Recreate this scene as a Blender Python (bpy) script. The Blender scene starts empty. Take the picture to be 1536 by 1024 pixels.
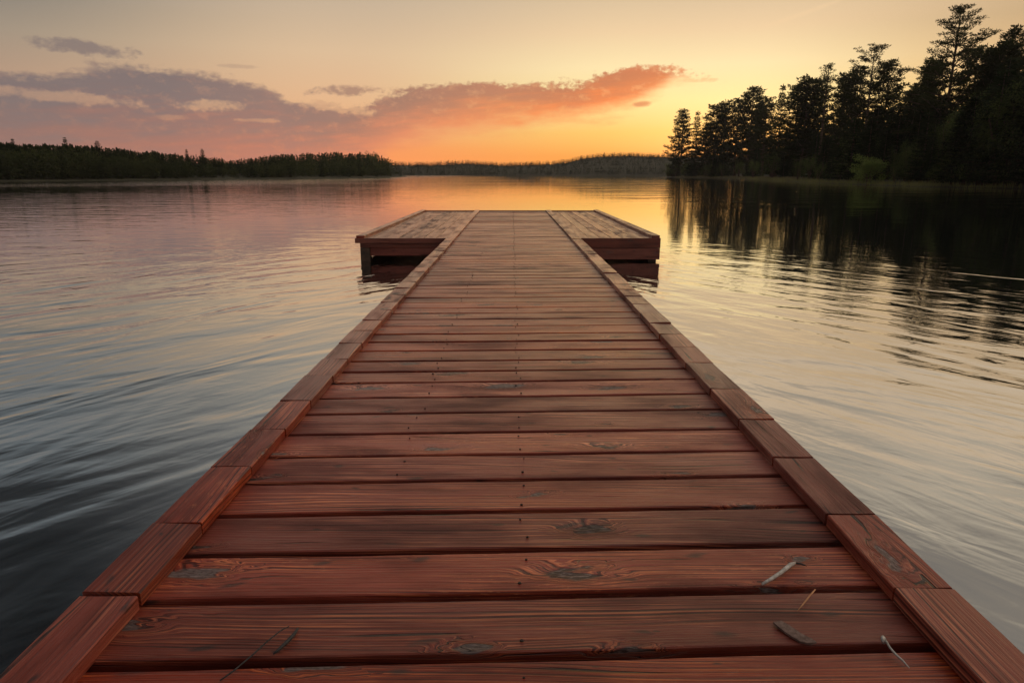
import bpy, bmesh, math, random
from mathutils import Vector, noise as mnoise

R = math.radians
S = bpy.context.scene
col = S.collection

# ------------------------------------------------------------------ camera
DECK = 0.37                      # deck above the water
CAMZ = DECK + 1.0
F = 1024.0                       # focal length in pixels of the 1536x1024 photograph
TH = math.atan2(251, F)
CT, ST = math.cos(TH), math.sin(TH)
cd = bpy.data.cameras.new('camera'); cam = bpy.data.objects.new('camera', cd); col.objects.link(cam)
cd.sensor_width = 36; cd.lens = 24; cd.clip_start = 0.05; cd.clip_end = 8000
cam.location = (0, 0, CAMZ); cam.rotation_euler = (math.pi/2 - TH, 0, 0)
S.camera = cam
S.view_settings.view_transform = 'Standard'; S.view_settings.look = 'None'
S.view_settings.exposure = 0.12; S.view_settings.gamma = 1.0
S.view_settings.use_curve_mapping = False
S.cycles.max_bounces = 8; S.cycles.volume_bounces = 0
S.cycles.transparent_max_bounces = 8
S.cycles.sample_clamp_indirect = 4

def ray(px, py):
    a, b = (px-768)/F, (512-py)/F
    return Vector((a, CT + b*ST, -ST + b*CT))
def ground(px, py, z=0.0):
    r = ray(px, py); t = (z-CAMZ)/r.z
    return Vector((0, 0, CAMZ)) + r*t
def at_y(px, py, Y):
    r = ray(px, py); return Vector((0, 0, CAMZ)) + r*(Y/r.y)
def azel(px, py):
    r = ray(px, py)
    return math.degrees(math.atan2(r.x, r.y)), math.degrees(math.atan2(r.z, math.hypot(r.x, r.y)))
def lin(c):
    f = lambda u: u/12.92 if u <= 0.04045 else ((u+0.055)/1.055)**2.4
    return tuple(f(v/255.0) for v in c) + (1.0,)
def interp(pts, x):
    if x <= pts[0][0]: return pts[0][1]
    for (a, b), (c, d) in zip(pts, pts[1:]):
        if x <= c: return b + (d-b)*(x-a)/(c-a)
    return pts[-1][1]

# ------------------------------------------------------------------ node helper
class NT:
    def __init__(s, tree): s.t = tree; s.n = tree.nodes; s.l = tree.links
    def new(s, kind, **kw):
        n = s.n.new(kind)
        for k, v in kw.items(): setattr(n, k, v)
        return n
    def put(s, sock, v):
        if isinstance(v, bpy.types.NodeSocket): s.l.new(v, sock)
        elif v is not None: sock.default_value = v
    def m(s, op, a, b=None, c=None, clamp=False):
        n = s.new('ShaderNodeMath', operation=op, use_clamp=clamp)
        s.put(n.inputs[0], a); s.put(n.inputs[1], b); s.put(n.inputs[2], c)
        return n.outputs[0]
    def add(s, a, b): return s.m('ADD', a, b)
    def sub(s, a, b): return s.m('SUBTRACT', a, b)
    def mul(s, a, b): return s.m('MULTIPLY', a, b)
    def sm(s, x, a, b, lo=0.0, hi=1.0):
        n = s.new('ShaderNodeMapRange', interpolation_type='SMOOTHSTEP')
        s.put(n.inputs['Value'], x); s.put(n.inputs['From Min'], a); s.put(n.inputs['From Max'], b)
        s.put(n.inputs['To Min'], lo); s.put(n.inputs['To Max'], hi)
        return n.outputs[0]
    def xyz(s, x, y, z=0.0):
        n = s.new('ShaderNodeCombineXYZ')
        for i, v in enumerate((x, y, z)): s.put(n.inputs[i], v)
        return n.outputs[0]
    def sep(s, v):
        n = s.new('ShaderNodeSeparateXYZ'); s.put(n.inputs[0], v); return n.outputs[0], n.outputs[1], n.outputs[2]
    def noise(s, v, scale=1.0, detail=3.0, rough=0.5, dims='3D', w=None, dist=0.0):
        n = s.new('ShaderNodeTexNoise', noise_dimensions=dims)
        if dims != '1D': s.put(n.inputs['Vector'], v)
        if w is not None: s.put(n.inputs['W'], w)
        n.inputs['Scale'].default_value = scale; n.inputs['Detail'].default_value = detail
        n.inputs['Roughness'].default_value = rough; n.inputs['Distortion'].default_value = dist
        return n.outputs[0]
    def ramp(s, f, stops, interp='LINEAR'):
        n = s.new('ShaderNodeValToRGB'); cr = n.color_ramp; cr.interpolation = interp
        while len(cr.elements) > 1: cr.elements.remove(cr.elements[0])
        cr.elements[0].position = stops[0][0]; cr.elements[0].color = stops[0][1]
        for p, c in stops[1:]:
            e = cr.elements.new(p); e.color = c
        s.put(n.inputs[0], f); return n.outputs[0]
    def mix(s, f, a, b, mode='MIX'):
        n = s.new('ShaderNodeMix', data_type='RGBA', blend_type=mode)
        s.put(n.inputs[0], f); s.put(n.inputs[6], a); s.put(n.inputs[7], b)
        return n.outputs[2]
    def curve(s, x, pts):
        n = s.new('ShaderNodeFloatCurve'); c = n.mapping.curves[0]
        while len(c.points) > 2: c.points.remove(c.points[1])
        c.points[0].location = pts[0]; c.points[1].location = pts[-1]
        for p in pts[1:-1]: c.points.new(*p)
        for p in c.points: p.handle_type = 'AUTO_CLAMPED'
        n.mapping.update(); s.put(n.inputs['Value'], x); return n.outputs[0]

# ------------------------------------------------------------------ world: dusk sky with cloud banks
SUN_AZ, SUN_EL = 22.0, 1.3
world = bpy.data.worlds.new('World'); S.world = world; world.use_nodes = True
world.node_tree.nodes.clear()
W = NT(world.node_tree)
tc = W.new('ShaderNodeTexCoord')
dx, dy, dz = W.sep(tc.outputs['Generated'])
az = W.mul(W.m('ARCTAN2', dx, dy), 180/math.pi)
el = W.mul(W.m('ARCSINE', dz), 180/math.pi)
elc = W.m('MAXIMUM', el, 0.0)
ef = W.m('SQRT', W.mul(elc, 1/90.0))
def sky_col(stops):
    return W.ramp(ef, [(math.sqrt(e/90.0), lin(c)) for e, c in stops])
cA = sky_col([(0, (176, 118, 102)), (3, (184, 136, 112)), (6, (182, 150, 126)), (9, (158, 143, 126)), (11, (136, 129, 119)), (14, (132, 134, 134)), (17.5, (112, 120, 124)), (23, (47, 51, 54)), (32, (20, 22, 25)), (52, (38, 40, 44)), (90, (205, 202, 198))])
cB = sky_col([(0, (254, 150, 82)), (2, (246, 152, 92)), (5, (230, 180, 136)), (9, (220, 188, 152)), (12.5, (198, 176, 150)), (17, (176, 168, 154)), (22, (150, 150, 148)), (28, (112, 114, 116)), (42, (104, 106, 110)), (65, (180, 178, 176)), (90, (205, 202, 198))])
cC = sky_col([(0, (248, 148, 62)), (1.4, (252, 166, 72)), (3.2, (255, 202, 102)), (5.5, (255, 230, 156)), (8, (255, 231, 176)), (10.5, (240, 208, 164)), (13, (218, 192, 156)), (17, (240, 214, 180)), (22, (206, 192, 170)), (28, (160, 150, 138)), (42, (136, 132, 128)), (65, (190, 186, 182)), (90, (205, 202, 198))])
cD = sky_col([(0, (240, 170, 90)), (4, (242, 190, 112)), (7, (226, 180, 125)), (10, (196, 165, 125)), (14, (214, 188, 152)), (17, (236, 212, 180)), (21.5, (205, 192, 170)), (27.5, (155, 146, 134)), (42, (136, 132, 128)), (65, (190, 186, 182)), (90, (205, 202, 198))])
cE = sky_col([(0, (192, 176, 164)), (13, (190, 178, 170)), (25, (112, 110, 110)), (45, (96, 97, 100)), (68, (150, 150, 150)), (90, (205, 202, 198))])  # sky behind the camera, low part lifted to light the shore, middle dimmed
skyc = W.mix(W.sm(az, -38, -13), cA, cB)
skyc = W.mix(W.sm(az, -14, 10), skyc, cC)
skyc = W.mix(W.sm(az, 17, 39), skyc, cD)
cG = sky_col([(0, (200, 160, 120)), (12, (240, 214, 180)), (25, (290, 268, 236)), (50, (290, 272, 248)), (90, (205, 202, 198))])  # unseen bright sky off to the right, added to light the deck
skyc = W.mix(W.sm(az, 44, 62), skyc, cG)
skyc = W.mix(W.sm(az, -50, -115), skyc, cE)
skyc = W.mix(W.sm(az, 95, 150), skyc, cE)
nish = W.new('ShaderNodeTexSky', sky_type='NISHITA')
nish.sun_disc = False; nish.sun_elevation = R(SUN_EL); nish.sun_rotation = R(SUN_AZ)
nish.air_density = 1.4; nish.dust_density = 2.0
nsc = W.mix(1.0, nish.outputs[0], (0.06, 0.06, 0.06, 1), 'MULTIPLY')
skyc = W.mix(0.06, skyc, nsc)

# cloud bank: a band between two curves of elevation over azimuth
def cpts(pl):
    out = []
    for px, py in pl:
        a, e = azel(px, py); out.append(((a+60)/120.0, max(0, (e+2)/20.0)))
    return out
xaz = W.m('ADD', W.mul(az, 1/120.0), 0.5, clamp=True)
topc = W.sub(W.mul(W.curve(xaz, [(0, .44)]+cpts([(-40, 103), (60, 108), (110, 96), (190, 94), (300, 108), (390, 128), (450, 150), (520, 157), (575, 143), (640, 131), (720, 124), (850, 125), (900, 111), (960, 103), (1005, 104), (1035, 112), (1060, 124)])+[(1, .3)]), 20), 2)
botc = W.sub(W.mul(W.curve(xaz, [(0, .03)]+cpts([(-40, 290), (430, 285), (540, 254), (620, 222), (700, 204), (800, 191), (880, 183), (935, 172), (985, 150), (1030, 124), (1050, 122)])+[(1, .5)]), 20), 2)
nv = W.xyz(W.mul(az, 0.40), W.mul(el, 1.5), 3.1)
n1 = W.noise(nv, 0.55, 6, .58)
n2 = W.noise(W.xyz(W.mul(az, .8), W.mul(el, 1.2), 9.0), 1.5, 5, .62)
n3 = W.noise(W.xyz(W.mul(az, .25), W.add(W.mul(el, 1.6), W.mul(az, -.12)), 5.0), 1.0, 4, .55)
n4 = W.noise(W.xyz(W.mul(az, 1.0), W.mul(el, 1.3), 2.0), 3.6, 4, .6)
nn = W.add(W.add(W.mul(W.sub(n1, .5), 2.4), W.mul(W.sub(n2, .5), 1.6)), W.mul(W.sub(n4, .5), W.sm(az, -22, -4, .2, .6)))
dtop = W.add(W.sub(topc, el), W.add(nn, 0.15))
dbot = W.add(W.sub(el, botc), W.mul(W.sub(n1, .5), 3.0))
a_top = W.sm(dtop, -.08, W.sm(az, -25, 0, .8, .42))
a_bot = W.sm(dbot, -0.5, 1.5)
bank = W.mul(a_top, a_bot)
def ell(px, py, rx, ry, tilt=0.0):           # soft ellipse in azimuth and elevation
    a, e = azel(px, py); k = 0.0487
    u = W.sub(az, a); v = W.sub(el, e)
    v2 = W.sub(v, W.mul(u, tilt))
    q = W.add(W.m('POWER', W.mul(u, 1/(rx*k)), 2.0), W.m('POWER', W.mul(v2, 1/(ry*k)), 2.0))
    return W.sub(1.0, q)
def ellmask(*a, amp=3.4, lo=-.25, hi=.95):
    return W.sm(W.add(ell(*a), W.mul(W.sub(n2, .5), amp)), lo, hi)
hole = W.m('MAXIMUM', ellmask(70, 143, 120, 9, -.06), ellmask(318, 158, 48, 9, 0.0))
hole = W.m('MAXIMUM', hole, ellmask(510, 162, 62, 8, -.1))
hole = W.m('MAXIMUM', hole, W.mul(ellmask(255, 176, 30, 4), .5))
hole = W.m('MAXIMUM', hole, W.mul(ellmask(385, 181, 38, 3.5), .6))
bank = W.mul(bank, W.sub(1.0, W.mul(hole, .62)))
small = W.m('MAXIMUM', ellmask(125, 72, 68, 10, -.05), ellmask(520, 136, 56, 9, .06))
small = W.m('MAXIMUM', small, ellmask(964, 156, 17, 5, .05, amp=1.6))
small = W.m('MAXIMUM', small, W.mul(ellmask(360, 100, 30, 3, 0), .35))
small = W.m('MAXIMUM', small, W.mul(ellmask(1050, 121, 36, 3, 0), .3))
# other high, thin dusk clouds all round outside the photograph
hi_p = W.xyz(W.m('DIVIDE', dx, W.add(W.m('ABSOLUTE', dz), .12)), W.m('DIVIDE', dy, W.add(W.m('ABSOLUTE', dz), .12)), 0)
hi_n = W.noise(hi_p, .55, 5, .55)
hi_a = W.mul(W.mul(W.sm(hi_n, .45, .66), W.sm(el, 13.5, 20)), .6)
rel = W.m('DIVIDE', W.sub(el, botc), W.m('MAXIMUM', W.sub(topc, botc), .4))
rel = W.add(rel, W.mul(W.sub(n3, .5), .9))
cf = W.m('ADD', W.mul(az, 1/80.0), 0.5, clamp=True)
def cstops(l): return [((azel(px, 150)[0])/80.0+.5, lin(c)) for px, c in l]
ctop = W.ramp(cf, cstops([(0, (118, 106, 106)), (250, (117, 105, 106)), (430, (138, 112, 106)), (600, (156, 114, 98)), (760, (182, 118, 90)), (900, (192, 112, 76)), (1040, (214, 118, 70))]))
cbot = W.ramp(cf, cstops([(0, (150, 108, 98)), (220, (164, 112, 98)), (430, (196, 122, 98)), (600, (224, 136, 96)), (760, (238, 140, 82)), (900, (250, 128, 62)), (1040, (255, 146, 70))]))
ccol = W.mix(W.sm(rel, .15, .9), cbot, ctop)
ccol = W.mix(W.mul(W.sm(n3, .45, .68), .3), ccol, W.mix(1.0, ccol, (1.22, 1.14, 1.08, 1), 'MULTIPLY'))
ccol = W.mix(W.mul(W.sm(n2, .5, .70), .3), ccol, W.mix(.5, skyc, cbot))
skyc = W.mix(W.mul(bank, .93), skyc, ccol)
skyc = W.mix(W.mul(small, .85), skyc, W.mix(.15, ctop, skyc))
streak = W.mul(W.mul(ellmask(1195, 24, 70, 4, .27, amp=1.0, hi=1.0), .35), 1.0)
skyc = W.mix(streak, skyc, lin((240, 205, 160)))
skyc = W.mix(hi_a, skyc, W.mix(.6, W.mix(1.0, skyc, (.55, .56, .6, 1), 'MULTIPLY'), (0.10, 0.105, 0.115, 1)))
glow = W.m('POWER', 2.718, W.mul(W.add(W.m('POWER', W.mul(W.sub(az, 17.0), 1/7.0), 2.0), W.m('POWER', W.mul(W.sub(el, 2.6), 1/3.2), 2.0)), -1.0))
gv = W.new('ShaderNodeVectorMath', operation='SCALE'); gv.inputs[0].default_value = (.52, .205, .075); W.put(gv.inputs['Scale'], glow)
ga = W.new('ShaderNodeVectorMath', operation='ADD'); W.put(ga.inputs[0], skyc); W.put(ga.inputs[1], gv.outputs[0]); skyc = ga.outputs[0]
gain = W.add(1.0, W.mul(W.m('POWER', 2.718, W.mul(elc, -1/5.0)), .17))
gcol = W.new('ShaderNodeVectorMath', operation='SCALE'); W.put(gcol.inputs[0], skyc); W.put(gcol.inputs['Scale'], gain); skyc = gcol.outputs[0]
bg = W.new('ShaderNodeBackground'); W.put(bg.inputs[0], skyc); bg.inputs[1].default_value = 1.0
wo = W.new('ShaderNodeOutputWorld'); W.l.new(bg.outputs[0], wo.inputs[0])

sl = bpy.data.lights.new('sun', 'SUN'); sun = bpy.data.objects.new('sun', sl); col.objects.link(sun)
sl.energy = 0.35; sl.angle = R(3.0); sl.color = (1.0, 0.55, 0.22)
sd = Vector((math.sin(R(SUN_AZ))*math.cos(R(SUN_EL)), math.cos(R(SUN_AZ))*math.cos(R(SUN_EL)), math.sin(R(SUN_EL))))
sun.rotation_euler = sd.to_track_quat('Z', 'Y').to_euler()

# ------------------------------------------------------------------ materials
def material(name):
    m = bpy.data.materials.new(name); m.use_nodes = True; m.node_tree.nodes.clear()
    n = NT(m.node_tree); out = n.new('ShaderNodeOutputMaterial')
    return m, n, out

def wood(name, along=0, base=(0.285, 0.036, 0.013), dark=(0.125, 0.017, 0.008), worn=(0.68, 0.17, 0.05), knots=1.0, rough=.35):
    m, n, out = material(name)
    t = n.new('ShaderNodeTexCoord'); x, y, z = n.sep(t.outputs['Object'])
    L, A = (x, y) if along == 0 else (y, x)
    g = n.new('ShaderNodeNewGeometry'); oi = n.new('ShaderNodeObjectInfo')
    rnd = n.m('FRACT', n.add(g.outputs['Random Per Island'], n.mul(oi.outputs['Random'], 7.31)))
    rnd2 = n.m('FRACT', n.mul(rnd, 53.7))
    L = n.add(L, n.mul(rnd, 91.0)); Wd = n.add(n.add(A, n.mul(z, 1.3)), n.mul(rnd, 37.0))
    # knots
    v = n.new('ShaderNodeTexVoronoi', voronoi_dimensions='2D', feature='F1')
    wob = n.noise(n.xyz(n.mul(L, 7), n.mul(Wd, 22), 0), 1.0, 2, .6)
    wb = n.sub(wob, .5)
    n.put(v.inputs['Vector'], n.xyz(n.add(n.mul(L, 1.6), n.mul(wb, .34)), n.add(n.mul(Wd, 4.4), n.mul(wb, .42)), 0))
    v.inputs['Scale'].default_value = 1.0; v.inputs['Randomness'].default_value = 1.0
    d = v.outputs['Distance']; cr, cg, cb = n.sep(v.outputs['Color'])
    has = n.sm(cr, .22, .28)
    size = n.add(n.mul(n.mul(cg, cg), .11), .042)
    kn = n.mul(n.mul(n.sm(d, size, n.mul(size, .72)), has), knots)
    halo = n.mul(n.mul(n.sm(d, n.mul(size, 2.6), 0.0), has), knots)
    # grain coordinate bent round the knots
    low = n.noise(n.xyz(n.mul(L, .75), n.mul(Wd, 3.5), 0), 1.0, 2, .4)
    gw = n.add(n.add(n.mul(Wd, 120), n.mul(low, 16)), n.mul(halo, 7.5))
    line = n.noise(None, 1.0, 4, .65, dims='1D', w=gw)
    fib = n.noise(n.xyz(n.mul(L, 7), n.add(n.mul(Wd, 330), n.mul(halo, 12)), 0), 1.0, 3, .6)
    fine = n.noise(n.xyz(n.mul(L, 3.0), n.add(n.mul(Wd, 170), n.add(n.mul(halo, 9), n.mul(low, 14))), 3), 1.0, 3, .62)
    big = n.noise(n.xyz(n.mul(L, 1.5), n.mul(Wd, 6), 7), 1.0, 4, .6)
    patch = n.sm(n.add(n.noise(n.xyz(n.mul(L, 1.3), n.mul(Wd, 9), 12), 1.0, 3, .55), n.mul(halo, .2)), .40, .58)
    crk = n.add(n.mul(Wd, 40), n.add(n.mul(low, 7), n.mul(halo, 4)))
    crack = n.mul(n.sm(n.noise(n.xyz(n.mul(L, .9), crk, 1), 1.0, 2, .5), .635, .675), n.sm(n.noise(n.xyz(n.mul(L, 1.5), n.mul(Wd, 4), 4), 1.0, 2), .48, .56))
    bc = n.mix(n.sm(big, .28, .60), dark+(1,), base+(1,))
    lines = n.mul(n.sm(line, .50, .38), n.add(n.mul(patch, .72), .25))
    glow = n.mul(n.mul(n.sm(n.mul(n.add(line, fine), .5), .50, .60), patch), n.sm(big, .36, .56))
    bc = n.mix(n.mul(glow, .95), bc, worn+(1,))
    bc = n.mix(n.mul(lines, .95), bc, n.mix(1.0, bc, (0.20, .17, .17, 1), 'MULTIPLY'))
    bc = n.mix(n.mul(n.sm(fib, .50, .36), .55), bc, n.mix(1.0, bc, (0.5, .45, .45, 1), 'MULTIPLY'))
    chips = n.mul(n.mul(n.sm(n.noise(n.xyz(n.mul(L, 26), n.mul(Wd, 150), 2), 1.0, 3, .6), .60, .66), patch), n.sm(rnd2, .45, .7))
    bc = n.mix(n.mul(chips, .6), bc, n.mix(1.0, worn+(1,), (.75, .95, 1.1, 1), 'MULTIPLY'))
    ring = n.m('SINE', n.mul(d, n.add(90, n.mul(cg, 60))))
    greyk = n.mix(n.sm(cb, .40, .55), (0.020, 0.013, 0.012, 1), (0.11, 0.082, 0.078, 1))
    greyk = n.mix(n.mul(n.sm(n.add(ring, n.mul(wb, 2)), -.2, .7), .6), greyk, (.035, .018, .015, 1))
    greyk = n.mix(n.mul(n.sm(n.noise(n.xyz(n.mul(L, 45), n.mul(Wd, 160), 5), 1, 3), .50, .62), .55), greyk, (.26, .20, .19, 1))
    bc = n.mix(n.mul(n.m('SUBTRACT', n.mul(halo, .9), .2, clamp=True), .6), bc, n.mix(1.0, bc, (0.28, .26, .28, 1), 'MULTIPLY'))
    bc = n.mix(n.mul(kn, .92), bc, greyk)
    bc = n.mix(n.mul(crack, .9), bc, (0.008, 0.004, 0.003, 1))
    v2 = n.new('ShaderNodeTexVoronoi', voronoi_dimensions='2D', feature='F1'); v2.inputs['Scale'].default_value = 1.0
    n.put(v2.inputs['Vector'], n.xyz(n.add(n.mul(L, 4.2), n.mul(wb, .5)), n.add(n.mul(Wd, 10), n.mul(wb, .6)), 0))
    q1, q2, q3 = n.sep(v2.outputs['Color'])
    pin = n.mul(n.sm(v2.outputs['Distance'], n.add(.05, n.mul(q2, .12)), .02), n.sm(q1, .54, .58))
    bc = n.mix(n.mul(pin, .75), bc, (.03, .014, .012, 1))
    bright = n.add(n.mul(rnd2, .66), .66)
    hs = n.new('ShaderNodeHueSaturation'); n.put(hs.inputs['Color'], bc); n.put(hs.inputs['Value'], bright)
    n.put(hs.inputs['Saturation'], n.add(n.mul(rnd, .2), .88))
    p = n.new('ShaderNodeBsdfPrincipled'); n.put(p.inputs['Base Color'], hs.outputs[0])
    n.put(p.inputs['Roughness'], n.add(n.add(rough, n.mul(n.sub(big, .5), -.45)), n.add(n.mul(lines, .12), n.mul(kn, .15))))
    p.inputs['IOR'].default_value = 1.33
    h = n.sub(n.add(n.mul(line, 1.0), n.add(n.mul(fib, .35), n.mul(fine, .6))), n.add(n.mul(crack, 2.2), n.mul(kn, .6)))
    n.put(p.inputs['Coat Weight'], n.mul(n.sm(n.add(big, n.mul(rnd, .2)), .35, .7), .8)); p.inputs['Coat Roughness'].default_value = .24; p.inputs['Coat IOR'].default_value = 1.27
    b = n.new('ShaderNodeBump'); b.inputs['Strength'].default_value = .75; b.inputs['Distance'].default_value = .003
    n.put(b.inputs['Height'], h); n.put(p.inputs['Normal'], b.outputs[0]); n.put(p.inputs['Coat Normal'], b.outputs[0])
    n.l.new(p.outputs[0], out.inputs[0]); return m

def plain(name, c1, c2, scale=20, rough=.6, bump=.3, metallic=0.0):
    m, n, out = material(name); t = n.new('ShaderNodeTexCoord')
    a = n.noise(t.outputs['Object'], scale, 5, .6)
    p = n.new('ShaderNodeBsdfPrincipled'); n.put(p.inputs['Base Color'], n.mix(n.sm(a, .35, .65), c1+(1,), c2+(1,)))
    p.inputs['Roughness'].default_value = rough; p.inputs['Metallic'].default_value = metallic
    b = n.new('ShaderNodeBump'); b.inputs['Strength'].default_value = bump; b.inputs['Distance'].default_value = .3/scale
    n.put(b.inputs['Height'], a); n.put(p.inputs['Normal'], b.outputs[0])
    n.l.new(p.outputs[0], out.inputs[0]); return m

def foliage(name, c1, c2, c3, clump=3.0, trans=.5):
    m, n, out = material(name); t = n.new('ShaderNodeTexCoord'); g = n.new('ShaderNodeNewGeometry'); oi = n.new('ShaderNodeObjectInfo')
    a = n.noise(n.xyz(*n.sep(t.outputs['Object'])), clump, 3, .6)
    c = n.mix(n.sm(a, .35, .65), c1+(1,), c2+(1,))
    c = n.mix(n.mul(g.outputs['Random Per Island'], .45), c, c3+(1,))
    hs = n.new('ShaderNodeHueSaturation'); n.put(hs.inputs['Color'], c)
    n.put(hs.inputs['Value'], n.add(.7, n.mul(oi.outputs['Random'], .6)))
    d = n.new('ShaderNodeBsdfDiffuse'); n.put(d.inputs[0], hs.outputs[0])
    tr = n.new('ShaderNodeBsdfTranslucent'); n.put(tr.inputs[0], hs.outputs[0])
    mx = n.new('ShaderNodeMixShader'); mx.inputs[0].default_value = trans
    n.l.new(d.outputs[0], mx.inputs[1]); n.l.new(tr.outputs[0], mx.inputs[2]); n.l.new(mx.outputs[0], out.inputs[0]); return m

M = {}
M['deck'] = wood('deck_wood', 0)
M['deck_long'] = wood('platform_wood', 1, base=(.29, .072, .034), dark=(.15, .038, .02), worn=(.46, .15, .06), knots=.5, rough=.42)
M['rail'] = wood('edge_board_wood', 1, base=(.265, .036, .014), dark=(.115, .017, .009), worn=(.52, .14, .06), knots=.9)
M['beam'] = wood('beam_wood', 0, base=(.24, .055, .03), dark=(.11, .027, .016), worn=(.32, .09, .04), knots=.3)
M['redbeam'] = wood('red_beam_wood', 0, base=(.30, .055, .025), dark=(.20, .035, .018), worn=(.38, .08, .035), knots=.2)
M['post'] = plain('post_wood', (.045, .03, .02), (.09, .05, .03), 12, .8)
M['nail'] = plain('rusty_nail', (.010, .007, .006), (.03, .018, .012), 300, .6, .2, .3)
M['twig'] = plain('dark_twig', (.012, .010, .011), (.035, .03, .03), 90, .7)
M['palewood'] = plain('pale_wood', (.36, .32, .29), (.62, .58, .54), 70, .7)
M['peelwood'] = plain('peeling_wood', (.09, .05, .04), (.19, .12, .10), 80, .8)
M['splinter'] = plain('orange_splinter', (.42, .18, .08), (.55, .26, .12), 60, .6)
M['steel'] = plain('bent_steel', (.32, .30, .28), (.5, .47, .44), 120, .45, .1, .6)
M['bark'] = plain('bark', (.05, .032, .022), (.11, .062, .04), 14, .9)
M['pine'] = foliage('pine_needles', (.028, .036, .014), (.05, .058, .022), (.04, .035, .016), 9)
M['spruce'] = foliage('spruce_needles', (.020, .032, .014), (.038, .052, .022), (.022, .030, .014), 7)
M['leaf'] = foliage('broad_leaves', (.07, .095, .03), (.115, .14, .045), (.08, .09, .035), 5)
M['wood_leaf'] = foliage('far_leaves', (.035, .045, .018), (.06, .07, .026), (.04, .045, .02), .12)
M['willow'] = foliage('willow_leaves', (.22, .30, .08), (.28, .34, .09), (.22, .26, .075), 5, .4)
M['reed'] = foliage('reed_blades', (.30, .28, .12), (.36, .32, .14), (.24, .27, .09), 2)
M['soil'] = plain('shore_soil', (.03, .03, .016), (.055, .05, .026), .6, .95)
M['grass'] = plain('shore_grass', (.16, .14, .07), (.22, .18, .09), .8, .95)

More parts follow.
